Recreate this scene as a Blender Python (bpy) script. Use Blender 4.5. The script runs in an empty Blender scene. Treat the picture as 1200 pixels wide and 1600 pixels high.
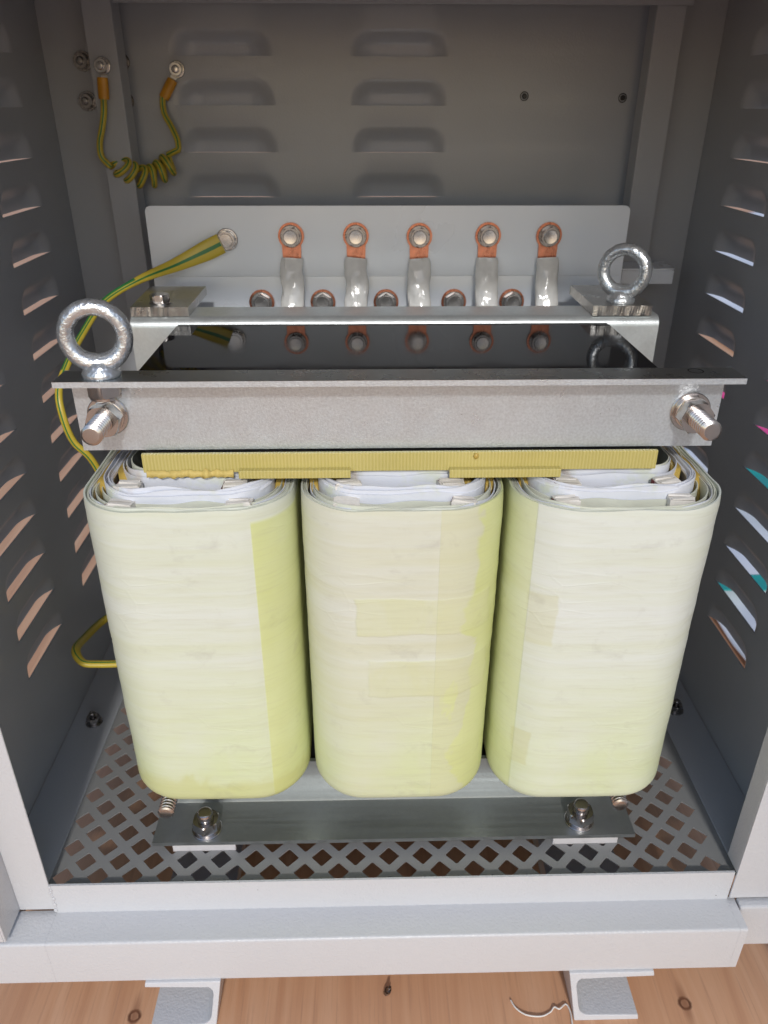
import bpy, bmesh, math, random
from math import sin, cos, pi, radians, sqrt, atan2
from mathutils import Vector, Matrix, noise

random.seed(7)
scene = bpy.context.scene
COL = scene.collection
G = 0.7625          # height of the lens above the wooden ground; builders use heights relative to the lens

# ------------------------------------------------------------------ camera
cam_d = bpy.data.cameras.new('camera')
cam = bpy.data.objects.new('camera', cam_d)
COL.objects.link(cam)
pitch, yaw, roll = radians(27.91), radians(-1.405), radians(0.117)
rot = Matrix.Rotation(yaw, 3, 'Z') @ Matrix.Rotation(pi/2 - pitch, 3, 'X') @ Matrix.Rotation(roll, 3, 'Z')
cam.matrix_world = Matrix.Translation((0, 0, G)) @ rot.to_4x4()
cam_d.sensor_fit = 'HORIZONTAL'
cam_d.sensor_width = 36.0
cam_d.lens = 36.0 * 1195.0 / 1200.0
cam_d.clip_start = 0.01
cam_d.clip_end = 500.0
cam_d.dof.use_dof = True
cam_d.dof.focus_distance = 0.60
cam_d.dof.aperture_fstop = 13.0
scene.camera = cam

# ------------------------------------------------------------------ world, sun, exposure
SUN_EL, SUN_AZ = radians(33.0), radians(2.0)     # in front of the open cabinet, a little to the right
world = bpy.data.worlds.new('World')
scene.world = world
world.use_nodes = True
wn = world.node_tree.nodes
sky = wn.new('ShaderNodeTexSky')
sky.sky_type = 'NISHITA'
sky.sun_disc = False
sky.sun_elevation = SUN_EL
sky.sun_rotation = pi - SUN_AZ
wbg = wn['Background']
world.node_tree.links.new(sky.outputs[0], wbg.inputs[0])
wbg.inputs[1].default_value = 0.15
sun_d = bpy.data.lights.new('sun', 'SUN')
sun_d.energy = 1.8
sun_d.angle = radians(4.0)
sun_d.color = (1.0, 0.985, 0.965)
sun = bpy.data.objects.new('sun', sun_d)
COL.objects.link(sun)
sdir = Vector((sin(SUN_AZ)*cos(SUN_EL), -cos(SUN_AZ)*cos(SUN_EL), sin(SUN_EL)))
sun.rotation_euler = sdir.to_track_quat('Z', 'Y').to_euler()
sun.location = (1, -3, 3)
vs = scene.view_settings
vs.view_transform = 'Standard'
vs.look = 'None'
vs.gamma = 1.0
vs.use_curve_mapping = False
vs.exposure = -0.12
scene.cycles.max_bounces = 8
scene.cycles.use_denoising = True

# ------------------------------------------------------------------ materials
class NT:
    def __init__(s, name):
        s.m = bpy.data.materials.new(name)
        s.m.use_nodes = True
        s.t = s.m.node_tree
        s.b = s.t.nodes['Principled BSDF']
        s.co = None
    def n(s, typ, **kw):
        x = s.t.nodes.new(typ)
        for k, v in kw.items():
            setattr(x, k, v)
        return x
    def l(s, a, b):
        s.t.links.new(a, b)
    def set(s, **kw):
        for k, v in kw.items():
            s.b.inputs[k.replace('_', ' ')].default_value = v
    def coord(s):
        if s.co is None:
            s.co = s.n('ShaderNodeTexCoord').outputs['Object']
        return s.co
    def mapped(s, scale=(1, 1, 1), loc=(0, 0, 0), rot=(0, 0, 0)):
        mp = s.n('ShaderNodeMapping')
        mp.inputs['Scale'].default_value = scale
        mp.inputs['Location'].default_value = loc
        mp.inputs['Rotation'].default_value = rot
        s.l(s.coord(), mp.inputs[0])
        return mp.outputs[0]
    def noise(s, scale, detail=3, vec=None, rough=0.5, dist=0.0):
        x = s.n('ShaderNodeTexNoise')
        x.inputs['Scale'].default_value = scale
        x.inputs['Detail'].default_value = detail
        x.inputs['Roughness'].default_value = rough
        x.inputs['Distortion'].default_value = dist
        s.l(vec if vec is not None else s.coord(), x.inputs['Vector'])
        return x.outputs['Fac']
    def ramp(s, fac, stops):
        r = s.n('ShaderNodeValToRGB')
        e = r.color_ramp.elements
        while len(e) < len(stops):
            e.new(0.5)
        for i, (p, c) in enumerate(stops):
            e[i].position = p
            e[i].color = (c, c, c, 1) if isinstance(c, (int, float)) else (*c, 1)
        s.l(fac, r.inputs[0])
        return r.outputs[0]
    def mix(s, fac, a, b, mode='MIX'):
        x = s.n('ShaderNodeMix', data_type='RGBA', blend_type=mode)
        if isinstance(fac, (int, float)):
            x.inputs[0].default_value = fac
        else:
            s.l(fac, x.inputs[0])
        for i, c in ((6, a), (7, b)):
            if isinstance(c, tuple):
                x.inputs[i].default_value = (*c, 1)
            else:
                s.l(c, x.inputs[i])
        return x.outputs[2]
    def math(s, op, a, b=0.0, clamp=False):
        x = s.n('ShaderNodeMath', operation=op, use_clamp=clamp)
        for i, c in ((0, a), (1, b)):
            if isinstance(c, (int, float)):
                x.inputs[i].default_value = c
            else:
                s.l(c, x.inputs[i])
        return x.outputs[0]
    def sstep(s, x, lo, hi):
        r = s.n('ShaderNodeMapRange', interpolation_type='SMOOTHSTEP')
        r.inputs[1].default_value = lo
        r.inputs[2].default_value = hi
        s.l(x, r.inputs[0])
        return r.outputs[0]
    def xyz(s, vec=None):
        x = s.n('ShaderNodeSeparateXYZ')
        s.l(vec if vec is not None else s.coord(), x.inputs[0])
        return x.outputs
    def bump(s, h, strength, dist=0.001):
        x = s.n('ShaderNodeBump')
        x.inputs['Strength'].default_value = strength
        x.inputs['Distance'].default_value = dist
        s.l(h, x.inputs['Height'])
        s.l(x.outputs[0], s.b.inputs['Normal'])
    def base(s, c):
        s.l(c, s.b.inputs['Base Color'])
    def rough(s, c):
        s.l(c, s.b.inputs['Roughness'])

def m_paint(name, col, rough=0.38, bump=0.25, specks=True):
    t = NT(name)
    n1 = t.noise(6, 4)
    c = t.mix(t.ramp(n1, [(0.35, 0.0), (0.7, 1.0)]), tuple(v*0.97 for v in col), col)
    if specks:
        v = t.n('ShaderNodeTexVoronoi')
        v.inputs['Scale'].default_value = 55
        t.l(t.coord(), v.inputs['Vector'])
        sp = t.ramp(v.outputs['Distance'], [(0.025, 1.0), (0.04, 0.0)])
        gate = t.ramp(t.noise(23, 1), [(0.55, 0.0), (0.57, 1.0)])
        c = t.mix(t.math('MULTIPLY', sp, gate), c, (0.10, 0.09, 0.08))
    t.base(c)
    t.rough(t.ramp(t.noise(30, 3), [(0.3, rough-0.02), (0.7, rough+0.02)]))
    t.bump(t.math('ADD', t.noise(430, 2), t.math('MULTIPLY', t.noise(60, 3), 0.5)), bump, 0.0008)
    return t.m

def m_metal(name, col, rough, spangle=0.0, bumpv=0.0, scale=180, streak=False):
    t = NT(name)
    t.set(Metallic=1.0)
    n = t.noise(scale, 3)
    c = t.mix(n, tuple(v*(1-spangle) for v in col), tuple(min(1, v*(1+spangle)) for v in col))
    cloud = t.ramp(t.noise(14, 4), [(0.3, 0.82), (0.7, 1.0)])
    c = t.mix(0.35, c, cloud, 'MULTIPLY')
    t.base(c)
    if streak:
        nn = t.noise(1, 4, t.mapped((12, 260, 260)))
        t.rough(t.ramp(nn, [(0.25, rough-0.08), (0.75, rough+0.12)]))
    else:
        t.rough(t.ramp(t.noise(60, 4), [(0.25, max(0.04, rough-0.07)), (0.75, rough+0.10)]))
    if bumpv:
        t.bump(t.noise(scale*2.2, 3), bumpv, 0.0006)
    return t.m

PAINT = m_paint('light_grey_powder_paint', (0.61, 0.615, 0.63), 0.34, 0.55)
PAINT_IN_SHADE = m_paint('grey_powder_paint_inner_shade', (0.425, 0.44, 0.465), 0.30, 0.22, False)  # same paint as outside, darkened: the interior's shade is in the colour
PAINT_TRAY_SHADE = m_paint('grey_powder_paint_tray_shade', (0.27, 0.27, 0.265), 0.30, 0.22, False)  # cabinet paint darker again, with the floor's shade mixed into it
GALV = m_metal('galvanised_steel', (0.66, 0.72, 0.77), 0.32, 0.24, 0.40, 520)
GALV.node_tree.nodes['Principled BSDF'].inputs['Metallic'].default_value = 0.7
GALV_S = m_metal('galvanised_steel_smooth', (0.52, 0.55, 0.56), 0.28, 0.05, 0.10, 160)
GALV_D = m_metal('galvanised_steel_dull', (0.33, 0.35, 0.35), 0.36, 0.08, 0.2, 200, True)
GALV_R = m_metal('galvanised_steel_bright', (0.66, 0.70, 0.70), 0.36, 0.10, 0.2, 300)
GALV_R.node_tree.nodes['Principled BSDF'].inputs['Metallic'].default_value = 0.7
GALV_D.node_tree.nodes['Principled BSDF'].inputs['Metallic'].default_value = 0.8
EDGE = m_metal('sawn_steel', (0.55, 0.54, 0.52), 0.30, 0.15, 0.4, 300)
STEEL = m_metal('stainless_steel', (0.60, 0.57, 0.55), 0.20, 0.05, 0.03, 140)
DSTEEL = m_metal('dull_bolt_steel', (0.34, 0.32, 0.31), 0.25, 0.10, 0.05, 140)
ZINC = m_metal('cast_zinc', (0.66, 0.69, 0.71), 0.24, 0.30, 0.0, 130)
ZT_ = NT.__new__(NT)
ZT_.m, ZT_.t, ZT_.b, ZT_.co = ZINC, ZINC.node_tree, ZINC.node_tree.nodes['Principled BSDF'], None
ZT_.bump(ZT_.noise(330, 3), 0.55, 0.0016)
ZINC.node_tree.nodes['Principled BSDF'].inputs['Metallic'].default_value = 0.8
COPPER = m_metal('copper', (0.52, 0.21, 0.13), 0.28, 0.45, 0.15, 220)

def m_plain(name, col, rough=0.5, var=0.12, scale=40, bumpv=0.15, bscale=200, spec=0.5):
    t = NT(name)
    n = t.noise(scale, 4)
    t.base(t.mix(n, tuple(v*(1-var) for v in col), tuple(min(1, v*(1+var)) for v in col)))
    t.rough(t.ramp(t.noise(scale*0.7, 3), [(0.3, rough-0.06), (0.7, rough+0.08)]))
    t.b.inputs['Specular IOR Level'].default_value = spec
    if bumpv:
        t.bump(t.noise(bscale, 3), bumpv, 0.001)
    return t.m

BLACK = m_plain('black_varnish', (0.003, 0.003, 0.005), 0.03, 0.3, 30, 0.0, 25, 0.16)
BLACK.node_tree.nodes['Principled BSDF'].inputs['IOR'].default_value = 1.38
LAMIN = m_plain('laminated_core_steel', (0.012, 0.012, 0.014), 0.35, 0.3, 200, 0.2, 500)
def m_paper():
    t = NT('white_insulating_paper')
    c = t.mix(t.noise(40, 4), (0.68, 0.70, 0.76), (0.78, 0.80, 0.85))
    c = t.mix(t.math('MULTIPLY', t.ramp(t.noise(24, 4, None, 0.6, 0.5), [(0.54, 0.0), (0.66, 1.0)]), 0.55), c, (0.66, 0.70, 0.46))
    c = t.mix(t.math('MULTIPLY', t.ramp(t.noise(15, 4, t.mapped((1, 1, 1), (3, 1, 0)), 0.6, 0.5), [(0.60, 0.0), (0.68, 1.0)]), 0.45), c, (0.55, 0.42, 0.30))
    t.base(c)
    t.rough(t.ramp(t.noise(30, 3), [(0.3, 0.42), (0.7, 0.6)]))
    t.bump(t.math('ADD', t.noise(120, 3), t.math('MULTIPLY', t.noise(1, 3, t.mapped((45, 45, 12))), 1.5)), 0.35, 0.0012)
    return t.m
PAPER = m_paper()
PAPER_O = m_plain('oiled_insulating_paper', (0.68, 0.69, 0.58), 0.4, 0.15, 60, 0.25, 120)
AMBER = m_plain('amber_varnished_winding', (0.52, 0.36, 0.08), 0.3, 0.30, 90, 0.4, 160)
SPACER = m_plain('white_spacer', (0.76, 0.72, 0.66), 0.5, 0.10, 150, 0.5, 260)
MAROON = m_plain('maroon_spacer_end', (0.16, 0.03, 0.03), 0.5, 0.25, 150, 0.3, 200)
TAPE = m_plain('cloudy_white_tape', (0.82, 0.81, 0.77), 0.17, 0.12, 120, 1.0, 75)
YEL = m_plain('yellow_cable_sheath', (0.60, 0.46, 0.05), 0.38, 0.12, 60, 0.1, 150)
GRN = m_plain('green_cable_stripe', (0.03, 0.19, 0.05), 0.38, 0.15, 60, 0.1, 150)
ORG = m_plain('orange_crimp_sleeve', (0.62, 0.28, 0.015), 0.38, 0.12, 60, 0.1, 150)
RUBBER = m_plain('off_white_pad', (0.66, 0.63, 0.62), 0.6, 0.08, 60, 0.2, 200)
CREPE = m_plain('torn_crepe_paper', (0.62, 0.47, 0.14), 0.6, 0.2, 120, 0.6, 200)
TAPE.node_tree.nodes['Principled BSDF'].inputs['Coat Weight'].default_value = 0.6
TAPE.node_tree.nodes['Principled BSDF'].inputs['Coat Roughness'].default_value = 0.12
THREAD = m_plain('white_thread', (0.78, 0.75, 0.70), 0.7, 0.05, 60, 0.3, 800)
SHEET_W = m_plain('white_sheeting', (0.78, 0.78, 0.82), 0.6, 0.05, 4, 0.2, 20)
SHEET_P = m_plain('pink_sheeting', (0.80, 0.08, 0.28), 0.6, 0.10, 6, 0.2, 20)
SHEET_T = m_plain('teal_strap', (0.02, 0.34, 0.31), 0.6, 0.10, 12, 0.2, 60)

def m_plate():
    t = NT('brushed_aluminium_plate')
    t.set(Metallic=0.12)
    sm = t.noise(6, 4, None, 0.5, 0.2)
    t.base(t.mix(t.ramp(sm, [(0.35, 0.0), (0.68, 1.0)]), (0.76, 0.81, 0.87), (0.83, 0.87, 0.91)))
    t.rough(t.ramp(t.noise(9, 4, None, 0.5, 0.2), [(0.3, 0.24), (0.7, 0.40)]))
    t.bump(t.noise(40, 3, t.mapped((0.25, 1, 1))), 0.08, 0.001)
    return t.m
PLATE = m_plate()

def m_board():
    t = NT('ribbed_yellow_board')
    x = t.xyz()
    s = t.math('SINE', t.math('MULTIPLY', x[0], 2*pi/0.0026))
    n = t.noise(18, 4)
    c = t.mix(n, (0.44, 0.36, 0.09), (0.58, 0.50, 0.17))
    t.base(t.mix(t.math('MULTIPLY', t.math('ADD', s, 1.0), 0.18), c, (0.72, 0.62, 0.28)))
    t.rough(t.ramp(n, [(0.3, 0.28), (0.7, 0.42)]))
    t.bump(s, 0.3, 0.0006)
    return t.m
BOARD = m_board()

def m_wrapper(name, kind):
    t = NT(name)
    x, y, z = t.xyz()[:3]
    # bands of the wound sheet: long horizontal, slightly wrinkled tones
    bands = t.noise(1.0, 5, t.mapped((5, 5, 75)), 0.55)
    cloud = t.noise(11, 5, None, 0.55, 0.6)
    if kind == 3:
        c0, c1 = (0.77, 0.79, 0.66), (0.81, 0.83, 0.77)
    elif kind == 2:
        c0, c1 = (0.72, 0.71, 0.54), (0.76, 0.76, 0.66)
    else:
        c0, c1 = (0.73, 0.75, 0.58), (0.78, 0.80, 0.71)
    c = t.mix(t.ramp(bands, [(0.35, 0.0), (0.65, 1.0)]), c0, c1)
    # varnish soaks the lower part greener
    low = t.math('MULTIPLY', t.sstep(z, 0.20, 0.02), t.ramp(cloud, [(0.30, 0.35), (0.62, 1.0)]))
    c = t.mix(t.math('MULTIPLY', low, 0.60), c, (0.70, 0.78, 0.36))
    xw = t.math('ADD', x, t.math('MULTIPLY', t.math('SUBTRACT', t.noise(40, 4), 0.5), 0.009))
    wob = t.noise(20, 4, None, 0.6, 0.8)
    ycol = t.mix(t.ramp(t.noise(13, 5, t.mapped((1, 1, 0.6))), [(0.3, 0.0), (0.7, 1.0)]), (0.68, 0.71, 0.24), (0.76, 0.80, 0.40))
    zw = t.math('ADD', z, t.math('MULTIPLY', t.math('SUBTRACT', t.noise(33, 4), 0.5), 0.007))
    def box(x0, x1, z0, z1, e=0.0012):
        a = t.math('MULTIPLY', t.sstep(xw, x0-e, x0+e), t.sstep(xw, x1+e, x1-e))
        b = t.math('MULTIPLY', t.sstep(zw, z0-e, z0+e), t.sstep(zw, z1+e, z1-e))
        return t.math('MULTIPLY', a, b)
    step = 0.0
    if kind == 1:
        band = t.math('MULTIPLY', t.sstep(x, 0.0515, 0.0525), t.sstep(z, 0.291, 0.287))
        c = t.mix(t.math('MULTIPLY', band, 0.80), c, ycol)
        step = t.math('MULTIPLY', band, 1.2)
        bot = t.math('MULTIPLY', t.sstep(t.math('ADD', z, t.math('MULTIPLY', t.math('SUBTRACT', wob, 0.5), 0.05)), 0.035, 0.02), 0.55)
        c = t.mix(bot, c, (0.62, 0.62, 0.22))
    elif kind == 2:
        edge = t.sstep(x, 0.0265, 0.0272)
        step = t.math('MULTIPLY', edge, 1.0)
        c = t.mix(t.math('MULTIPLY', edge, 0.35), c, (0.68, 0.66, 0.34))
        sx = t.math('ADD', x, t.math('MULTIPLY', t.math('SUBTRACT', t.noise(16, 4, t.mapped((1, 1, 0.8)), 0.6, 0.5), 0.5), 0.085))
        st = t.math('MULTIPLY', t.sstep(sx, 0.046, 0.050), 0.75)
        c = t.mix(st, c, ycol)
        for (a, b, d, e) in ((-0.0377, 0.071, 0.188, 0.222), (-0.028, 0.072, 0.124, 0.162)):
            step = t.math('ADD', step, t.math('MULTIPLY', box(a, b, d, e), t.math('ADD', 0.8, t.math('MULTIPLY', wob, 0.8))))
            c = t.mix(t.math('MULTIPLY', box(a, b, d, e), t.ramp(wob, [(0.35, 0.20), (0.6, 0.6)])), c, (0.71, 0.71, 0.40))
    else:
        edge = t.sstep(x, -0.0660, -0.0672)
        step = t.math('MULTIPLY', edge, -1.0)
        c = t.mix(t.math('MULTIPLY', edge, 0.5), c, ycol)
        c = t.mix(t.math('MULTIPLY', box(-0.066, -0.046, 0.175, 0.225), 0.4), c, (0.70, 0.68, 0.40))
        c = t.mix(t.math('MULTIPLY', box(-0.068, -0.054, 0.04, 0.08), 0.4), c, (0.66, 0.64, 0.30))
    fine = t.noise(1.0, 4, t.mapped((30, 30, 420)), 0.6)
    c = t.mix(t.math('MULTIPLY', t.ramp(fine, [(0.50, 0.0), (0.72, 1.0)]), 0.16), c, (0.50, 0.47, 0.30))
    # grubby handling marks
    g = t.ramp(t.noise(31, 5, t.mapped((1, 1, 1.6)), 0.62, 0.4), [(0.60, 0.0), (0.78, 1.0)])
    c = t.mix(t.math('MULTIPLY', g, 0.22), c, (0.30, 0.25, 0.20))
    t.base(t.mix(1.0, c, (0.91, 0.93, 0.935), 'MULTIPLY'))
    t.rough(t.ramp(cloud, [(0.3, 0.36), (0.7, 0.58)]))
    t.b.inputs['Specular IOR Level'].default_value = 0.4
    h = t.math('ADD', t.math('MULTIPLY', bands, 1.0), t.math('MULTIPLY', t.noise(300, 2), 0.08))
    h = t.math('ADD', h, t.math('MULTIPLY', t.noise(1, 3, t.mapped((26, 26, 120)), 0.6, 0.8), 0.5))
    h = t.math('ADD', h, t.math('MULTIPLY', fine, 0.45))
    cr_ = t.n('ShaderNodeTexVoronoi', feature='DISTANCE_TO_EDGE')
    cr_.inputs['Scale'].default_value = 1.0
    t.l(t.mapped((22, 22, 58)), cr_.inputs['Vector'])
    h = t.math('ADD', h, t.math('MULTIPLY', t.ramp(cr_.outputs[0], [(0.0, 1.0), (0.05, 0.0)]), t.ramp(t.noise(9, 2), [(0.5, 0.0), (0.65, 0.5)])))
    h = t.math('ADD', h, step)
    t.bump(h, 0.24, 0.0013)
    return t.m
WRAP = [m_wrapper('coil_wrap_cream_%s' % k, i+1) for i, k in enumerate(('yellow_edge', 'taped', 'pale'))]

def m_wood():
    t = NT('plywood')
    v = t.mapped((34, 1.6, 1), (0, 0, 0), (0, 0, radians(-6)))
    g = t.noise(1.0, 6, v, 0.6, 1.2)
    fine = t.noise(1.0, 4, t.mapped((330, 9, 1), (3, 0, 0), (0, 0, radians(-6))), 0.6)
    c = t.ramp(g, [(0.25, (0.55, 0.27, 0.145)), (0.5, (0.67, 0.365, 0.205)), (0.75, (0.75, 0.45, 0.275))])
    c = t.mix(t.ramp(fine, [(0.30, 0.8), (0.46, 0.0)]), c, (0.54, 0.29, 0.17))
    x, y, z = t.xyz()[:3]
    for (kx, ky, r) in ((-0.2254, 0.4225, 0.0052), (0.3011, 0.4223, 0.0052), (-0.20, 0.62, 0.006), (0.05, 0.56, 0.005)):
        d2 = t.math('ADD', t.math('POWER', t.math('SUBTRACT', x, kx), 2.0), t.math('POWER', t.math('SUBTRACT', y, ky), 2.0))
        d = t.math('SQRT', d2)
        d = t.math('ADD', d, t.math('MULTIPLY', t.math('SUBTRACT', t.noise(300, 2), 0.5), 0.002))
        ring = t.ramp(t.math('DIVIDE', d, r*2), [(0.0, 0.35), (0.30, 0.2), (0.40, 1.0), (0.52, 0.9), (0.70, 0.0)])
        c = t.mix(ring, c, (0.10, 0.035, 0.015))
        d3 = t.math('ADD', t.math('POWER', t.math('MULTIPLY', t.math('SUBTRACT', x, kx), 2.6), 2.0), t.math('POWER', t.math('MULTIPLY', t.math('SUBTRACT', y, ky), 0.55), 2.0))
        c = t.mix(t.math('MULTIPLY', t.sstep(t.math('SQRT', d3), r*3.2, r*0.5), 0.55), c, (0.26, 0.10, 0.045))
    t.base(c)
    t.rough(t.ramp(g, [(0.3, 0.55), (0.7, 0.7)]))
    t.bump(fine, 0.35, 0.0008)
    return t.m
WOOD = m_wood()

# ------------------------------------------------------------------ object helpers
BASE = {}          # root name -> base point (lens-relative heights)

def root(name, base, label, cat, group=None):
    o = bpy.data.objects.new(name, None)
    o.empty_display_size = 0.05
    COL.objects.link(o)
    o.location = (base[0], base[1], base[2] + G)
    o['label'] = label
    o['category'] = cat
    if group:
        o['group'] = group
    BASE[o.name] = Vector(base)
    return o

def rbase(o):
    while o.parent:
        o = o.parent
    return BASE.get(o.name, Vector((0, 0, 0)))

def link(name, me, parent, at=None):
    """link mesh data under parent. at=None: verts are already in lens space and get shifted; else verts are local, placed at 'at'"""
    o = bpy.data.objects.new(name, me)
    COL.objects.link(o)
    if parent is not None:
        o.parent = parent
    if at is not None:
        p = Vector((0, 0, 0))
        q = parent
        while q is not None and q.parent is not None:
            p += q.location
            q = q.parent
        o.location = Vector(at) - rbase(parent) - p
    return o

def obj(name, bm, mat, parent=None, smooth=False, at=None, base=None, label=None, bevel=0.0):
    me = bpy.data.meshes.new(name)
    bmesh.ops.recalc_face_normals(bm, faces=bm.faces)
    if at is None:
        b = rbase(parent) if parent is not None else Vector(base)
        p = Vector((0, 0, 0))
        q = parent
        while q is not None and q.parent is not None:
            p += q.location
            q = q.parent
        bmesh.ops.translate(bm, verts=bm.verts, vec=-(b + p))
    bm.to_mesh(me)
    bm.free()
    for m in (mat if isinstance(mat, (list, tuple)) else [mat]):
        me.materials.append(m)
    if smooth:
        for p_ in me.polygons:
            p_.use_smooth = True
    o = link(name, me, parent, at)
    if parent is None and base is not None:
        o.location = (base[0], base[1], base[2] + G)
    if label:
        o['label'] = label
    if bevel:
        md = o.modifiers.new('bevel', 'BEVEL')
        md.width = bevel
        md.segments = 2
        md.limit_method = 'ANGLE'
        md.angle_limit = radians(40)
    if smooth == 'auto':
        me.set_sharp_from_angle(angle=radians(32))
    return o

def box(bm, x0, x1, y0, y1, z0, z1, mi=0):
    v = [bm.verts.new((x, y, z)) for x in (x0, x1) for y in (y0, y1) for z in (z0, z1)]
    for f in ((0, 1, 3, 2), (4, 6, 7, 5), (0, 4, 5, 1), (2, 3, 7, 6), (0, 2, 6, 4), (1, 5, 7, 3)):
        q = bm.faces.new([v[i] for i in f])
        q.material_index = mi

def boxes(*bs):
    bm = bmesh.new()
    for b in bs:
        box(bm, *b)
    return bm

def prism(bm, pts, fn, h0, h1, mi=0):
    """closed 2D outline pts extruded; fn(u, v, h) -> 3D"""
    a = [bm.verts.new(fn(u, v, h0)) for u, v in pts]
    b = [bm.verts.new(fn(u, v, h1)) for u, v in pts]
    n = len(pts)
    for i in range(n):
        f = bm.faces.new((a[i], a[(i+1) % n], b[(i+1) % n], b[i]))
        f.material_index = mi
    for ring in (a, b):
        f = bm.faces.new(ring)
        f.material_index = mi

def lathe(bm, prof, fn, n=32, mi=0):
    """prof list of (r, h); fn(x, y, h)"""
    rings = []
    for r, h in prof:
        if r < 1e-6:
            rings.append([bm.verts.new(fn(0, 0, h))])
        else:
            rings.append([bm.verts.new(fn(r*cos(2*pi*i/n), r*sin(2*pi*i/n), h)) for i in range(n)])
    for a, b in zip(rings, rings[1:]):
        for i in range(n):
            j = (i+1) % n
            if len(a) == 1 and len(b) == 1:
                continue
            if len(a) == 1:
                f = bm.faces.new((a[0], b[i], b[j]))
            elif len(b) == 1:
                f = bm.faces.new((a[i], a[j], b[0]))
            else:
                f = bm.faces.new((a[i], a[j], b[j], b[i]))
            f.material_index = mi

ZUP = lambda x, y, h: (x, y, h)            # axis up
FRONT = lambda x, y, h: (x, -h, y)         # axis towards the viewer (-y)

def hexnut(bm, r, h0, h1, fn, ang=0.0, hole=0.0):
    n = 6
    def ring(rad, h, m=6, off=0.0):
        return [bm.verts.new(fn(rad*cos(2*pi*i/m+ang+off), rad*sin(2*pi*i/m+ang+off), h)) for i in range(m)]
    c = min(0.0010, (h1-h0)*0.2)
    rr = []
    # 24-gon rings following the hexagon, chamfered to a circle at the top
    def hexring(rad, h, lim):
        out = []
        for i in range(48):
            a = 2*pi*i/48
            k = (a % (pi/3)) - pi/6
            q = min(rad*cos(pi/6)/cos(k), lim)
            out.append(bm.verts.new(fn(q*cos(a+ang), q*sin(a+ang), h)))
        return out
    lim0 = rad_c = r*0.93
    rr.append(hexring(r, h0, r*0.95))
    rr.append(hexring(r, h0+c, r))
    rr.append(hexring(r, h1-c, r))
    rr.append(hexring(r, h1, r*0.90))
    for a, b in zip(rr, rr[1:]):
        for i in range(48):
            j = (i+1) % 48
            bm.faces.new((a[i], a[j], b[j], b[i]))
    bm.faces.new(rr[0][::-1])
    if hole > 0:
        hr = [bm.verts.new(fn(hole*cos(2*pi*i/48+ang), hole*sin(2*pi*i/48+ang), h1)) for i in range(48)]
        hd = [bm.verts.new(fn(hole*cos(2*pi*i/48+ang), hole*sin(2*pi*i/48+ang), h1-0.002)) for i in range(48)]
        for i in range(48):
            j = (i+1) % 48
            bm.faces.new((rr[3][i], rr[3][j], hr[j], hr[i]))
            bm.faces.new((hr[i], hr[j], hd[j], hd[i]))
    else:
        bm.faces.new(rr[3])

def stud_prof(r, h0, h1, pitch=0.0015):
    p = [(r, h0)]
    h = h0
    while h + pitch < h1 - 0.0012:
        p += [(r*0.99, h + pitch*0.25), (r*0.80, h + pitch*0.5), (r*0.80, h + pitch*0.75), (r, h + pitch)]
        h += pitch
    p += [(r*0.93, h1-0.0010), (r*0.78, h1-0.0001), (r*0.70, h1), (0, h1-0.0003)]
    return p

def washer_prof(ri, ro, h0, h1):
    return [(ri, h0), (ro, h0), (ro, h1-0.0004), (ro-0.0005, h1), (ri, h1), (ri, h0)]

def mesh_of(name, build, mat, smooth='auto'):
    bm = bmesh.new()
    build(bm)
    bmesh.ops.recalc_face_normals(bm, faces=bm.faces)
    me = bpy.data.meshes.new(name)
    bm.to_mesh(me)
    bm.free()
    for m in (mat if isinstance(mat, (list, tuple)) else [mat]):
        me.materials.append(m)
    if smooth:
        for p in me.polygons:
            p.use_smooth = True
        if smooth == 'auto':
            me.set_sharp_from_angle(angle=radians(32))
    return me

def catmull(pts, per=8):
    P = [Vector(p) for p in pts]
    out = []
    for i in range(len(P)-1):
        p0, p1, p2, p3 = P[max(i-1, 0)], P[i], P[i+1], P[min(i+2, len(P)-1)]
        for k in range(per):
            t = k/per
            out.append(0.5*((2*p1) + (p2-p0)*t + (2*p0-5*p1+4*p2-p3)*t*t + (3*p1-p0-3*p2+p3)*t**3))
    out.append(P[-1])
    return out

def sweep(bm, path, rad, n=16, up=(0, -1, 0), mats=None):
    """rad(t) -> (half width across, half thickness along 'up'); mats(i of n, t) -> material index"""
    up = Vector(up)
    rings = []
    N = len(path)
    for k, p in enumerate(path):
        d = (path[min(k+1, N-1)] - path[max(k-1, 0)]).normalized()
        side = d.cross(up)
        if side.length < 1e-4:
            side = d.cross(Vector((0.3, 0, 1)))
        side.normalize()
        nn = side.cross(d).normalized()
        a, b = rad(k/(N-1))
        rings.append([bm.verts.new(p + side*(a*cos(2*pi*i/n)) + nn*(b*sin(2*pi*i/n))) for i in range(n)])
    for k in range(N-1):
        for i in range(n):
            j = (i+1) % n
            f = bm.faces.new((rings[k][i], rings[k][j], rings[k+1][j], rings[k+1][i]))
            if mats:
                f.material_index = mats(i, k/(N-1))
    bm.faces.new(rings[0][::-1])
    bm.faces.new(rings[-1])

def smoothstep(a, b, x):
    t = max(0.0, min(1.0, (x-a)/(b-a)))
    return t*t*(3-2*t)

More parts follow.
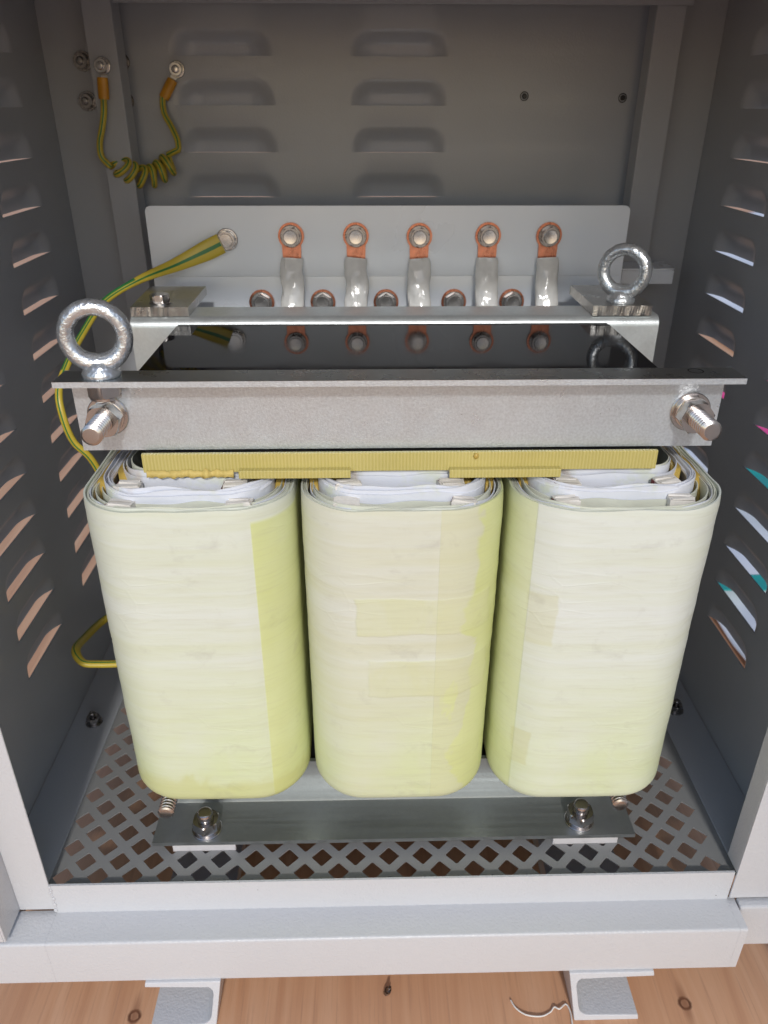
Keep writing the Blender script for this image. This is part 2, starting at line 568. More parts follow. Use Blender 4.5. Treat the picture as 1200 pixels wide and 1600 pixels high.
def louver_panel(u0, u1, v0, v1, louvers, fn, depth=0.0112, nu=30, nv=11):
    """pressed sheet on one grid, hoods bulging outwards and slit open along their lower edge; fn(u, v, d) -> 3D, d outward"""
    bm = bmesh.new()
    us, vs_ = {round(u0, 5), round(u1, 5)}, {round(v0, 5), round(v1, 5)}
    for a, b, c, d in louvers:
        us |= {round(a + (b-a)*i/nu, 5) for i in range(nu+1)}
        vs_ |= {round(c + (d-c)*j/nv, 5) for j in range(nv+1)}
    us, vs_ = sorted(us), sorted(vs_)
    slits = {round(l[2], 5) for l in louvers}
    def disp(u, v, up):
        for a, b, c, d in louvers:
            if a < u < b and c - 1e-6 <= v < d:
                if v < c + 1e-5 and not up:
                    return 0.0
                H = d-c
                R = H*0.85
                eu, ev = min(u-a, b-u), d-v
                if eu < R and ev < R:
                    e = R - sqrt((R-eu)**2 + (R-ev)**2)
                else:
                    e = min(eu, ev)
                if e <= 0:
                    return 0.0
                return depth*smoothstep(0.0, H*0.58, e)*(0.74 + 0.26*(1-(v-c)/H))*(0.35 + 0.65*smoothstep(0.0, 0.030, eu))
        return 0.0
    cache = {}
    def V(u, v, up):
        d = disp(u, v, up)
        k = (u, v, d > 0 and v in slits and up)
        if k not in cache:
            cache[k] = bm.verts.new(fn(u, v, d))
        return cache[k]
    for a, b in zip(us, us[1:]):
        for c, d in zip(vs_, vs_[1:]):
            bm.faces.new((V(a, c, True), V(b, c, True), V(b, d, False), V(a, d, False)))
    return bm

# ------------------------------------------------------------------ ground
bm = bmesh.new()
bmesh.ops.create_grid(bm, x_segments=1, y_segments=1, size=30)
g = obj('ground', bm, WOOD, base=(0, 0, -G), at=None)
g.location = (0, 0, 0)
for v in g.data.vertices:
    v.co.z = 0.0
g['kind'] = 'structure'

# ------------------------------------------------------------------ cabinet
XL, XR = -0.343, 0.387
ZF = -0.631
cab = root('cabinet', (0.022, 0.70, -G), 'open light grey powder coated steel cabinet with louvred walls around the transformer', 'cabinet')

rows = [-0.0474 - 0.0465*k for k in range(-3, 11)]
LH = 0.0265
lv = []
for z in rows:
    for a, b in ((0.778, 0.884), (0.609, 0.712), (0.468, 0.543)):
        lv.append((a, b, z, z+LH))
for X, s, nm in ((XL, -1, 'left'), (XR, 1, 'right')):
    b = louver_panel(0.460, 0.970, -0.70, 0.145, lv, lambda u, v, d, X=X, s=s: (X + s*d, u, v))
    o = obj('side_panel', b, PAINT_IN_SHADE, cab, smooth=True)
    md = o.modifiers.new('sheet', 'SOLIDIFY')
    md.thickness = 0.0014
    md.offset = 1.0
    es_ = o.modifiers.new('crisp_rims', 'EDGE_SPLIT')
    es_.split_angle = radians(55)

# rear door with two columns of louvres
rl = []
for k in range(11):
    z = 0.0494 - 0.0481*k
    for a, b in ((-0.2137, -0.098), (-0.0165, 0.0970)):
        rl.append((a, b, z, z+0.0275))
b = louver_panel(-0.305, 0.350, -0.63, 0.140, rl, lambda u, v, d: (u, 0.983+d, v), 0.0105, 34, 12)
door = obj('rear_door', b, PAINT_IN_SHADE, cab, smooth=True)
md = door.modifiers.new('sheet', 'SOLIDIFY')
md.thickness = 0.0014
es_ = door.modifiers.new('crisp_rims', 'EDGE_SPLIT')
es_.split_angle = radians(55)

# rear posts (outer face, lip nearer the viewer, web between) and cross bar
pl = obj('rear_post', boxes((XL, -0.262, 0.962, 0.964, -0.70, 0.145), (-0.2850, -0.2550, 0.930, 0.932, -0.63, 0.145), (-0.2570, -0.2550, 0.932, 0.962, -0.63, 0.145)), PAINT_IN_SHADE, cab, bevel=0.0007)
pr = obj('rear_post', boxes((0.310, XR, 0.957, 0.959, -0.70, 0.145), (0.3030, 0.3335, 0.930, 0.932, -0.63, 0.145), (0.3030, 0.3050, 0.932, 0.957, -0.63, 0.145)), PAINT_IN_SHADE, cab, bevel=0.0007)
obj('cross_bar', boxes((-0.252, 0.3385, 0.9265, 0.9290, 0.0925, 0.145), (-0.252, 0.3385, 0.929, 0.96, 0.143, 0.145)), PAINT_IN_SHADE, cab, bevel=0.0007)

# front posts, header, roof
obj('front_post', boxes((-0.3237, -0.2910, 0.459, 0.461, -0.6550, 0.08), (-0.3257, -0.3237, 0.428, 0.461, -0.6550, 0.08), (-0.362, -0.3257, 0.428, 0.430, -0.6550, 0.08)), PAINT, cab, bevel=0.0008)
obj('front_post', boxes((0.336, 0.402, 0.4565, 0.4585, -0.6550, 0.08), (0.336, 0.338, 0.4585, 0.478, -0.6215, 0.08)), PAINT, cab, bevel=0.0006)
obj('header', boxes((-0.362, 0.402, 0.428, 0.461, 0.0803, 0.145)), PAINT, cab, bevel=0.0015)  # out of view; hung low to keep sun off the rear
obj('roof', boxes((-0.365, 0.405, 0.424, 1.0, 0.1455, 0.150)), PAINT, cab, bevel=0.001)

# sill: folded lip, ledge and front face
def arc(cx, cy, r, a0, a1, n=5):
    return [(cx + r*cos(radians(a0+(a1-a0)*i/n)), cy + r*sin(radians(a0+(a1-a0)*i/n))) for i in range(n+1)]
r1 = 0.0028
prof = [(0.4610, -0.6221), (0.4590, -0.6221)]
prof += [(0.4590, -0.6595)]
prof += arc(0.4280+r1, -0.6595-r1, r1, 90, 180)
prof += [(0.4280, -0.7150), (0.4700, -0.7150), (0.4700, -0.7130), (0.4300, -0.7130)]
prof += [(0.4300, -0.6617), (0.4610, -0.6617)]
bm = bmesh.new()
prism(bm, prof, lambda u, v, h: (h, u, v), -0.291, 0.3355)
prof2 = [(0.4610, -0.6595)] + arc(0.4280+r1, -0.6595-r1, r1, 90, 180) + [(0.4280, -0.7150), (0.4700, -0.7150), (0.4700, -0.7130), (0.4300, -0.7130), (0.4300, -0.6617), (0.4610, -0.6617)]
prism(bm, prof2, lambda u, v, h: (h, u, v), -0.362, -0.2911)
prism(bm, prof2, lambda u, v, h: (h, u, v), 0.3356, 0.3425)
obj('sill', bm, PAINT, cab, smooth='auto')
bm = bmesh.new()
for q in range(9):
    m_ = Matrix.Translation((-0.2905 + 0.0006*sin(q*2.1), 0.4588, -0.6240 - 0.0040*q)) @ Matrix.Diagonal((1.0, 0.45, 1.25, 1.0))
    bmesh.ops.create_uvsphere(bm, u_segments=10, v_segments=6, radius=0.0015 + 0.0005*sin(q*3.3), matrix=m_)
wb = obj('weld_bead', bm, PAINT, cab, smooth=True)
# base rails under the floor, the right one showing past the end of the sill
obj('base_rail', boxes((0.3440, 0.402, 0.4485, 0.4600, -0.7145, -0.6575), (0.3885, 0.4020, 0.4605, 0.965, -0.7145, -0.7005)), PAINT, cab, bevel=0.002)
obj('base_rail', boxes((-0.3490, -0.3465, 0.4620, 0.965, -0.7145, -0.7005)), PAINT, cab, bevel=0.002)
obj('base_rail', boxes((-0.340, 0.340, 0.935, 0.965, -0.7145, -0.6620)), PAINT, cab, bevel=0.002)

# front door open at the right, unseen, added to shade post and sill
bm = boxes((0.0, 0.022, -0.66, 0.0, -0.700, 0.055), (-0.012, 0.0, -0.655, -0.645, -0.69, 0.045), (-0.012, 0.0, -0.655, -0.005, -0.69, -0.682), (-0.012, 0.0, -0.655, -0.005, 0.037, 0.045))
bmesh.ops.rotate(bm, verts=bm.verts, cent=(0, 0, 0), matrix=Matrix.Rotation(radians(6), 3, 'Z'))
bmesh.ops.translate(bm, verts=bm.verts, vec=(0.4150, 0.424, 0))
fd = obj('added_front_door', bm, PAINT, cab, bevel=0.0015)
for hz in (-0.60, -0.08):
    obj('hinge', boxes((0.4030, 0.4145, 0.418, 0.4275, hz, hz+0.06)), PAINT, fd, bevel=0.001)
# floor grille with diamond holes
def grille():
    bm = bmesh.new()
    P = 0.0318
    h = 0.0103
    x0, x1, y0, y1 = -0.300, 0.345, 0.463, 0.958
    nx, ny = int((x1-x0)/(P/2))+2, int((y1-y0)/(P/2))+2
    cache = {}
    def V(x, y):
        k = (round(x, 5), round(y, 5))
        if k not in cache:
            cache[k] = bm.verts.new((x, y, ZF))
        return cache[k]
    for i in range(-1, nx):
        for j in range(-1, ny):
            if (i+j) % 2:
                continue
            cx, cy = -0.2846 + i*P/2, 0.4738 + j*P/2
            q = P/2
            cor = [(cx+q, cy), (cx, cy+q), (cx-q, cy), (cx, cy-q)]
            mids = [((cor[k][0]+cor[(k+1) % 4][0])/2, (cor[k][1]+cor[(k+1) % 4][1])/2) for k in range(4)]
            outer = []
            for k in range(4):
                outer += [cor[k], mids[k]]
            solid = cx-h < x0+0.002 or cx+h > x1-0.002 or cy+h > y1 or cy-h < y0-0.03
            if solid:
                bm.faces.new([V(*p) for p in outer])
                continue
            # hole: diamond with small rounded corners
            inner = []
            for k, (dx, dy) in enumerate(((1, 0), (0, 1), (-1, 0), (0, -1))):
                px, py = -dy, dx
                c = 0.0011
                inner.append([(cx+dx*(h-c)-px*c, cy+dy*(h-c)-py*c), (cx+dx*(h-c*0.55), cy+dy*(h-c*0.55)), (cx+dx*(h-c)+px*c, cy+dy*(h-c)+py*c)])
            iv = [[bm.verts.new((a, b, ZF)) for a, b in g_] for g_ in inner]
            for k in range(4):
                co = V(*cor[k])
                bm.faces.new((co, iv[k][1], iv[k][0]))
                bm.faces.new((co, iv[k][2], iv[k][1]))
                n2 = (k+1) % 4
                m = V(*mids[k])
                bm.faces.new((co, m, iv[k][2]))
                bm.faces.new((m, iv[n2][0], iv[k][2]))
                bm.faces.new((m, V(*cor[n2]), iv[n2][0]))
    gm = bm.verts[:] + bm.edges[:] + bm.faces[:]
    bmesh.ops.bisect_plane(bm, geom=gm, plane_co=(0, 0.4625, 0), plane_no=(0, -1, 0), clear_outer=True)
    gm = bm.verts[:] + bm.edges[:] + bm.faces[:]
    bmesh.ops.bisect_plane(bm, geom=gm, plane_co=(0, 0.9560, 0), plane_no=(0, 1, 0), clear_outer=True)
    for X, nn in ((-0.330, -1), (0.375, 1)):
        gm = bm.verts[:] + bm.edges[:] + bm.faces[:]
        bmesh.ops.bisect_plane(bm, geom=gm, plane_co=(X, 0, 0), plane_no=(nn, 0, 0), clear_outer=True)
    return bm
fl = obj('floor_grille', grille(), PAINT_TRAY_SHADE, cab)
md = fl.modifiers.new('sheet', 'SOLIDIFY')
md.thickness = 0.0013
md.offset = -1.0
fls = obj('floor_flange', boxes((XL+0.0005, -0.2955, 0.4635, 0.9615, ZF+0.0006, ZF+0.0026)), PAINT_IN_SHADE, cab, bevel=0.0006)
frs = obj('floor_flange', boxes((0.3405, XR-0.0005, 0.4635, 0.9565, ZF+0.0006, ZF+0.0026)), PAINT_IN_SHADE, cab, bevel=0.0006)

# channel feet
def foot(xw, sgn, xt):
    bm = bmesh.new()
    t, zt, zb = 0.0055, -0.7152, -G
    xe = xw + sgn*0.061
    # web, top flange, bottom flange with filleted inside corners
    o1 = [(xw, zt), (xt, zt), (xt, zt-0.0045)]
    o1 += [(xw+sgn*(t+0.008), zt-t)]
    for k in range(6):
        a = pi/2*k/5
        o1.append((xw+sgn*(t+0.008-0.008*sin(a)), zt-t-0.008+0.008*cos(a)))
    for k in range(6):
        a = pi/2*k/5
        o1.append((xw+sgn*(t+0.008-0.008*cos(a)), zb+t+0.008-0.008*sin(a)))
    o1 += [(xe, zb+0.0045), (xe, zb), (xw, zb)]
    def fn(u, v, h):
        y = h
        if h < 0.5:      # sawn front end leans forward towards the ground
            y = 0.4255 - 0.0165*(zt-v)/(zt-zb)
        return (u + sgn*0.006*(zt-v)/(zt-zb), y, v)
    prism(bm, o1, fn, 0.40, 0.95)
    return bm
obj('foot', foot(-0.1400, -1, -0.2095), PAINT, cab, bevel=0.0008)
obj('foot', foot(0.1848, 1, 0.2645), PAINT, cab, bevel=0.0008)

# fixings of the cabinet
def fixing(bm):
    lathe(bm, washer_prof(0.0005, 0.0100, 0, 0.0014), FRONT, 32)
    lathe(bm, washer_prof(0.0005, 0.0080, 0.0014, 0.0032), FRONT, 32)
    hexnut(bm, 0.0078, 0.0032, 0.0092, FRONT, 0.3, 0.0042)
    lathe(bm, stud_prof(0.0040, 0.0085, 0.0125, 0.0012), FRONT, 20)
FIX = mesh_of('hinge_nut', fixing, DSTEEL)
for p, par in (((-0.3016, 0.962, 0.043), pl), ((-0.3030, 0.962, 0.005), pl), ((-0.2662, 0.983, 0.043), door), ((-0.2672, 0.983, 0.0052), door)):
    link('hinge_nut', FIX, par, p)
def smallscrew(bm):
    lathe(bm, [(0.0052, 0), (0.0050, 0.0014), (0.0040, 0.0016), (0.0034, 0.0010), (0.0030, 0.0012), (0.0028, 0.0036), (0.0022, 0.0040), (0, 0.0040)], FRONT, 20)
SCR = mesh_of('black_screw', smallscrew, LAMIN)
for p in ((0.1820, 0.983, 0.0110), (0.2943, 0.983, 0.0095)):
    link('black_screw', SCR, door, p)
def floorbolt(bm):
    lathe(bm, washer_prof(0.0005, 0.0095, 0, 0.0016), ZUP, 32)
    lathe(bm, washer_prof(0.0005, 0.0076, 0.0016, 0.0032), ZUP, 32)
    hexnut(bm, 0.0076, 0.0032, 0.0090, ZUP, 0.4)
    lathe(bm, stud_prof(0.0040, 0.0088, 0.0150, 0.00125), ZUP, 20)
FB = mesh_of('floor_bolt', floorbolt, DSTEEL)
link('floor_bolt', FB, fls, (-0.3176, 0.6744, ZF+0.0026))
link('floor_bolt', FB, frs, (0.3607, 0.680, ZF+0.0026))

# ------------------------------------------------------------------ transformer
X0 = 0.0257
tr = root('transformer', (X0, 0.61, ZF), 'dry three coil transformer with cream wrapped coils and galvanised clamps inside the cabinet', 'transformer')

# core
bm = boxes((X0-0.1958, X0+0.1958, 0.5476, 0.6985, -0.236, -0.1752), (X0-0.1958, X0+0.1958, 0.5476, 0.6985, -0.612, -0.566))
for k in (-1, 0, 1):
    xc = 0.0275 + 0.165*k*0.95
    box(bm, xc-0.033, xc+0.033, 0.5480, 0.6980, -0.566, -0.236)
core = obj('core', bm, [LAMIN], tr)
bm = boxes((X0-0.1956, X0+0.1956, 0.5478, 0.6890, -0.1752, -0.1744))
obj('varnish_film', bm, BLACK, core)

# clamps: folded angles
def angle_prof(yp, zt, width, height, t, sgn, r=0.0045):
    """vertical leg outside face at yp, horizontal leg at zt running sgn*width away; returns closed outline in (y, z)"""
    R = r + t
    out = [(yp, zt-height)]
    # outer side of the vertical leg (core side) is y=yp ; flange top is z=zt, bend rounded
    out += [(yp + sgn*(R - R*cos(radians(a))), zt - R + R*sin(radians(a))) for a in range(0, 91, 15)]
    out += [(yp + sgn*width, zt), (yp + sgn*width, zt-t)]
    out += [(yp + sgn*(R - r*cos(radians(a))), zt - R + r*sin(radians(a))) for a in range(90, -1, -15)]
    out += [(yp + sgn*t, zt-height)]
    return out
ft = angle_prof(0.5472, -0.1700, 0.0292, 0.0620, 0.0042, -1, 0.0012)
bm = bmesh.new()
prism(bm, ft, lambda u, v, h: (h, u, v), -0.2158, 0.2673)
# the flange runs a little past the web at both ends
box(bm, -0.2192, -0.2158, 0.5180, 0.5455, -0.1742, -0.1700)
box(bm, 0.2673, 0.2708, 0.5180, 0.5455, -0.1742, -0.1700)
cf = obj('front_clamp', bm, GALV, tr, smooth='auto')
bm = boxes((-0.2190, 0.2706, 0.51795, 0.5440, -0.16998, -0.16985))
obj('flange_face', bm, GALV_S, cf)
bm = bmesh.new()
prism(bm, angle_prof(0.7000, -0.1700, 0.0440, 0.0620, 0.0042, 1, 0.0050), lambda u, v, h: (h, u, v), -0.2145, 0.2712)
cr = obj('rear_clamp', bm, GALV_R, tr, smooth='auto')
def low_prof(yp, zb, width, height, t, sgn):
    return [(yp, zb+height), (yp, zb), (yp+sgn*width, zb), (yp+sgn*width, zb+t), (yp+sgn*(t+0.0035), zb+t), (yp+sgn*(t+0.001), zb+t+0.001), (yp+sgn*t, zb+t+0.0035), (yp+sgn*t, zb+height)]
bm = bmesh.new()
prism(bm, low_prof(0.5472, -0.6182, 0.0510, 0.058, 0.0042, -1), lambda u, v, h: (h, u, v), -0.2062, 0.2533)
cl = obj('lower_clamp', bm, GALV_D, tr, smooth='auto')
bm = bmesh.new()
prism(bm, low_prof(0.6990, -0.6182, 0.0510, 0.058, 0.0042, 1), lambda u, v, h: (h, u, v), -0.2062, 0.2533)
clr = obj('lower_clamp', bm, GALV_D, tr, smooth='auto')
# hole in the front flange, right end
bm = bmesh.new()
lathe(bm, [(0.0058, -0.16965), (0.0052, -0.16955), (0.0048, -0.1697), (0.0046, -0.1738), (0, -0.1738)], lambda x, y, h: (0.2404+x, 0.5357+y, h), 32)
obj('drilled_hole', bm, [LAMIN], cf, smooth='auto')

# core bolts
def corestud(bm):
    lathe(bm, stud_prof(0.0076, 0.0, 0.0420, 0.0034), FRONT, 32)
CS = mesh_of('core_bolt', corestud, STEEL)
CN = mesh_of('nut', lambda bm: hexnut(bm, 0.0132, 0.0050, 0.0160, FRONT, 0.15, 0.0076), STEEL)
def wsh(bm):
    lathe(bm, washer_prof(0.0052, 0.0152, 0, 0.0020), FRONT, 40)
    lathe(bm, [(0.0074, 0.0020), (0.0122, 0.0020), (0.0124, 0.0022), (0.0124, 0.0048), (0.0120, 0.0050), (0.0074, 0.0050)], FRONT, 40)
CW = mesh_of('washer', wsh, STEEL)
for x, z, par in ((-0.1925, -0.2035, cf), (0.2452, -0.2035, cf), (-0.1900, -0.5810, cl), (0.2358, -0.5810, cl)):
    st = link('core_bolt', CS, tr, (x, 0.5430, z))
    link('nut', CN, st, (x, 0.5430, z))
    link('washer', CW, st, (x, 0.5430, z))

# eye bolts
def eyebolt(bm):
    R, n, m = 0.0192, 64, 20
    zc = 0.0278
    rings = []
    for i in range(n):
        a = 2*pi*i/n
        low = max(0.0, -sin(a))
        rx, ry = 0.0056 + 0.0014*low**3, 0.0060 + 0.0016*low**3
        wob = 0.00045*noise.noise(Vector((cos(a)*6, sin(a)*6, 5)))
        ring = []
        for j in range(m):
            b = 2*pi*j/m
            rr = R + (rx+wob)*cos(b)
            ring.append(bm.verts.new((rr*cos(a), ry*sin(b), zc + rr*sin(a))))
        rings.append(ring)
    for i in range(n):
        for j in range(m):
            bm.faces.new((rings[i][j], rings[(i+1) % n][j], rings[(i+1) % n][(j+1) % m], rings[i][(j+1) % m]))
    lathe(bm, [(0, 0), (0.0128, 0), (0.0132, 0.0008), (0.0131, 0.0030), (0.0118, 0.0052), (0.0098, 0.0078), (0.0080, 0.0105), (0.0040, 0.0118), (0, 0.0120)], ZUP, 40)
EYE = mesh_of('eye_bolt', eyebolt, ZINC, True)
e1 = link('eye_bolt', EYE, tr, (-0.1885, 0.5330, -0.1698))
e1.rotation_euler = (radians(0), 0, radians(8))
e1.scale = (1.03, 1.03, 1.03)
def undernut(bm):
    hexnut(bm, 0.0120, -0.0140, -0.0044, ZUP, 0.55)
    lathe(bm, [(0.0062, -0.0140), (0.0062, -0.0175), (0, -0.0175)], ZUP, 24)
    lathe(bm, [(0.0108, -0.0140), (0.0108, -0.0158), (0.005, -0.0158)], ZUP, 32)
UN = mesh_of('nut', undernut, STEEL)
link('nut', UN, e1, (-0.1885, 0.5330, -0.1698))
e2 = link('eye_bolt', EYE, tr, (0.2385, 0.7200, -0.1608))
e2.rotation_euler = (0, 0, radians(-32))

# lifting plates welded on the rear clamp
def rough_plate(x0, x1, xb0, xb1, y0, y1, z0, z1):
    bm = bmesh.new()
    n = 26
    fr = []
    for i in range(n+1):
        t = i/n
        x = x0 + (x1-x0)*t
        w = 0.0009*noise.noise(Vector((x*160, 2.1, 0)))
        w2 = 0.0007*noise.noise(Vector((x*200, 7.1, 0)))
        fr.append((bm.verts.new((x, y0 + w2, z0)), bm.verts.new((x, y0 + w, z1 + w*0.3)), bm.verts.new((xb0+(xb1-xb0)*t, y1, z1)), bm.verts.new((xb0+(xb1-xb0)*t, y1, z0))))
    for a, b in zip(fr, fr[1:]):
        for k in range(4):
            bm.faces.new((a[k], b[k], b[(k+1) % 4], a[(k+1) % 4]))
    bm.faces.new([v for v in fr[0]])
    bm.faces.new([v for v in fr[-1]][::-1])
    return bm
lp1 = obj('lifting_plate', rough_plate(-0.2142, -0.1615, -0.2184, -0.1619, 0.7065, 0.7990, -0.1698, -0.1615), EDGE, tr)
lp2 = obj('lifting_plate', rough_plate(0.2090, 0.2636, 0.2100, 0.2653, 0.7030, 0.7960, -0.1698, -0.1608), EDGE, tr)
def platebolt(bm):
    lathe(bm, washer_prof(0.0005, 0.0100, 0, 0.0014), ZUP, 32)
    hexnut(bm, 0.0092, 0.0014, 0.0082, ZUP, 0.0)
PB = mesh_of('hex_bolt', platebolt, STEEL)
link('hex_bolt', PB, lp1, (-0.1906, 0.7240, -0.1614))

# bolts fixing the lower clamp, and the pads under it
def fixbolt(bm):
    lathe(bm, washer_prof(0.0005, 0.0142, 0, 0.0020), ZUP, 36)
    lathe(bm, washer_prof(0.0005, 0.0118, 0.0020, 0.0046), ZUP, 36)
    hexnut(bm, 0.0132, 0.0046, 0.0150, ZUP, 0.5, 0.0076)
    lathe(bm, stud_prof(0.0073, 0.013, 0.0240, 0.0020), ZUP, 32)
FXB = mesh_of('fixing_bolt', fixbolt, STEEL)
for x, y in ((-0.1568, 0.5110), (0.2030, 0.5130)):
    link('fixing_bolt', FXB, cl, (x, y, -0.6140))
for x0, x1 in ((-0.1890, -0.1290), (0.1760, 0.2390)):
    for y0, y1 in ((0.4995, 0.545), (0.702, 0.748)):
        obj('mounting_pad', boxes((x0, x1, y0, y1, ZF, -0.6184)), RUBBER, tr, bevel=0.0008)

# coils
ZT, ZB = -0.2622, -0.5625
YC, HY = 0.6135, 0.1165
def rrect(hx, hy, r, n_c=14, n_s=(30, 20)):
    pts = []
    cs = [(hx-r, -hy+r, -90), (hx-r, hy-r, 0), (-hx+r, hy-r, 90), (-hx+r, -hy+r, 180)]
    for k, (cx, cy, a0) in enumerate(cs):
        for i in range(n_c):
            a = radians(a0 + 90*i/n_c)
            pts.append((cx + r*cos(a), cy + r*sin(a), cos(a), sin(a)))
        nx = cs[(k+1) % 4]
        a = radians(a0+90)
        p = (cx + r*cos(a), cy + r*sin(a))
        b = radians(nx[2])
        q = (nx[0] + r*cos(b), nx[1] + r*sin(b))
        ns = n_s[(k+1) % 2]
        for i in range(ns):
            t = i/ns
            pts.append((p[0]+(q[0]-p[0])*t, p[1]+(q[1]-p[1])*t, cos(a), sin(a)))
    return pts
def coil_shell(xc, hx, hy, r, z0, z1, nz, seed, bulge=0.0, amp=0.0008, wall=0.0013, depth=0.05, topwob=0.0, yc=YC, tuck=True):
    bm = bmesh.new()
    P = rrect(hx, hy, r)
    n = len(P)
    def off(i, z):
        x, y, nx, ny = P[i]
        d = amp*noise.noise(Vector((x*18+seed, y*18, z*42))) + amp*0.7*noise.noise(Vector((x*8+seed*2, y*8, z*130)))
        d += amp*1.6*noise.noise(Vector((x*9+seed, y*9+4, z*9)))
        if bulge:
            bx = max(0.0, 1-(x/hx)**2)
            d += bulge*bx*abs(ny)
        return d
    rings = []
    for k in range(nz+1):
        z = z1 + (z0-z1)*k/nz
        tk = 0.0
        if tuck:
            e = z - z0
            if e < 0.010:
                tk = -0.0045*(1-e/0.010)**2
            e = z1 - z
            if e < 0.006:
                tk -= 0.0006*(1-e/0.006)
        ring = []
        for i, (x, y, nx, ny) in enumerate(P):
            d = off(i, z) + tk
            zz = z
            if k == 0:
                zz += topwob*noise.noise(Vector((x*30+seed, y*30, 1)))
            ring.append(bm.verts.new((xc + x + nx*d, yc + y + ny*d, zz)))
        rings.append(ring)
    inner = []
    for k in range(3):
        z = z1 - depth*k/2
        ring = []
        for i, (x, y, nx, ny) in enumerate(P):
            d = off(i, z) - wall - (0.0006 if k == 0 and tuck else 0)
            zz = rings[0][i].co.z if k == 0 else z
            ring.append(bm.verts.new((xc + x + nx*d, yc + y + ny*d, zz)))
        inner.append(ring)
    def band(a, b):
        for i in range(n):
            j = (i+1) % n
            bm.faces.new((a[i], a[j], b[j], b[i]))
    for a, b in zip(rings, rings[1:]):
        band(a, b)
    band(inner[0], rings[0])
    for a, b in zip(inner, inner[1:]):
        band(b, a)
    bm.faces.new(rings[-1])
    bm.faces.new(inner[-1])
    return bm
def ring_fill(xc, o, i_, z, seed, amp=0.0012):
    """slab between two rounded outlines (o, i_ = (hx, hy, r)) with a slightly lumpy top"""
    bm = bmesh.new()
    A, B = rrect(*o), rrect(*i_)
    m = 5
    g = []
    for k in range(m+1):
        t = k/m
        g.append([bm.verts.new((xc + a[0]+(b[0]-a[0])*t, YC + a[1]+(b[1]-a[1])*t, z - 0.022*smoothstep(0.062, 0.082, -a[1]) + amp*noise.noise(Vector((a[0]*60+seed, a[1]*60, t*7))))) for a, b in zip(A, B)])
    low = [[bm.verts.new((v.co.x, v.co.y, z-0.02)) for v in g[q]] for q in (0, m)]
    n = len(A)
    for a, b in [*zip(g, g[1:]), (low[0], g[0]), (g[m], low[1]), (low[1], low[0])]:
        for i in range(n):
            j = (i+1) % n
            bm.faces.new((a[i], a[j], b[j], b[i]))
    return bm
def ring_pack(xc, o, i_, z, seed, nl):
    """packed paper edges: nl concentric layers with uneven tops"""
    bm = bmesh.new()
    A, B = rrect(*o), rrect(*i_)
    n = len(A)
    prev = None
    rnd = random.Random(seed)
    for k in range(nl):
        hgt = rnd.uniform(-0.0022, 0.0022)
        for t, dz in ((k/nl, -0.0022), (k/nl + 0.12/nl, 0.0), ((k+0.80)/nl, 0.0), ((k+0.92)/nl, -0.0022)):
            ring = [bm.verts.new((xc + a[0]+(b[0]-a[0])*t, YC + a[1]+(b[1]-a[1])*t, z + hgt + dz + 0.0026*noise.noise(Vector((a[0]*26+seed+k*3, a[1]*26, k*1.7))))) for a, b in zip(A, B)]
            if prev:
                for i in range(n):
                    j = (i+1) % n
                    bm.faces.new((prev[i], prev[j], ring[j], ring[i]))
            prev = ring
    return bm
def spacer_mesh(seed):
    rnd = random.Random(seed)
    bm = bmesh.new()
    box(bm, -0.0095, 0.0095, -0.0052, 0.0052, -0.03, 0.0)
    box(bm, -0.0080, 0.0090, -0.0050, -0.0010, 0.0, 0.0008)
    box(bm, -0.0088, 0.0070, 0.0012, 0.0046, 0.0, 0.0011)
    box(bm, -0.0098, -0.0094, -0.0046, 0.0046, -0.012, -0.0005, 1)
    for v in bm.verts:
        v.co.x += rnd.uniform(-1, 1)*0.0010
        v.co.y += rnd.uniform(-1, 1)*0.0008
        v.co.z += rnd.uniform(-1, 1)*0.0007
    return bm
SIDES = ((-0.1392, 0.0820, 0.0020), (0.0277, 0.0800, 0.0005), (0.1945, 0.0822, -0.0030))
lab = ('coil with a broad yellow band down its right edge', 'coil with two faint tape patches and yellow stains on its right side', 'palest coil with a yellow left edge')
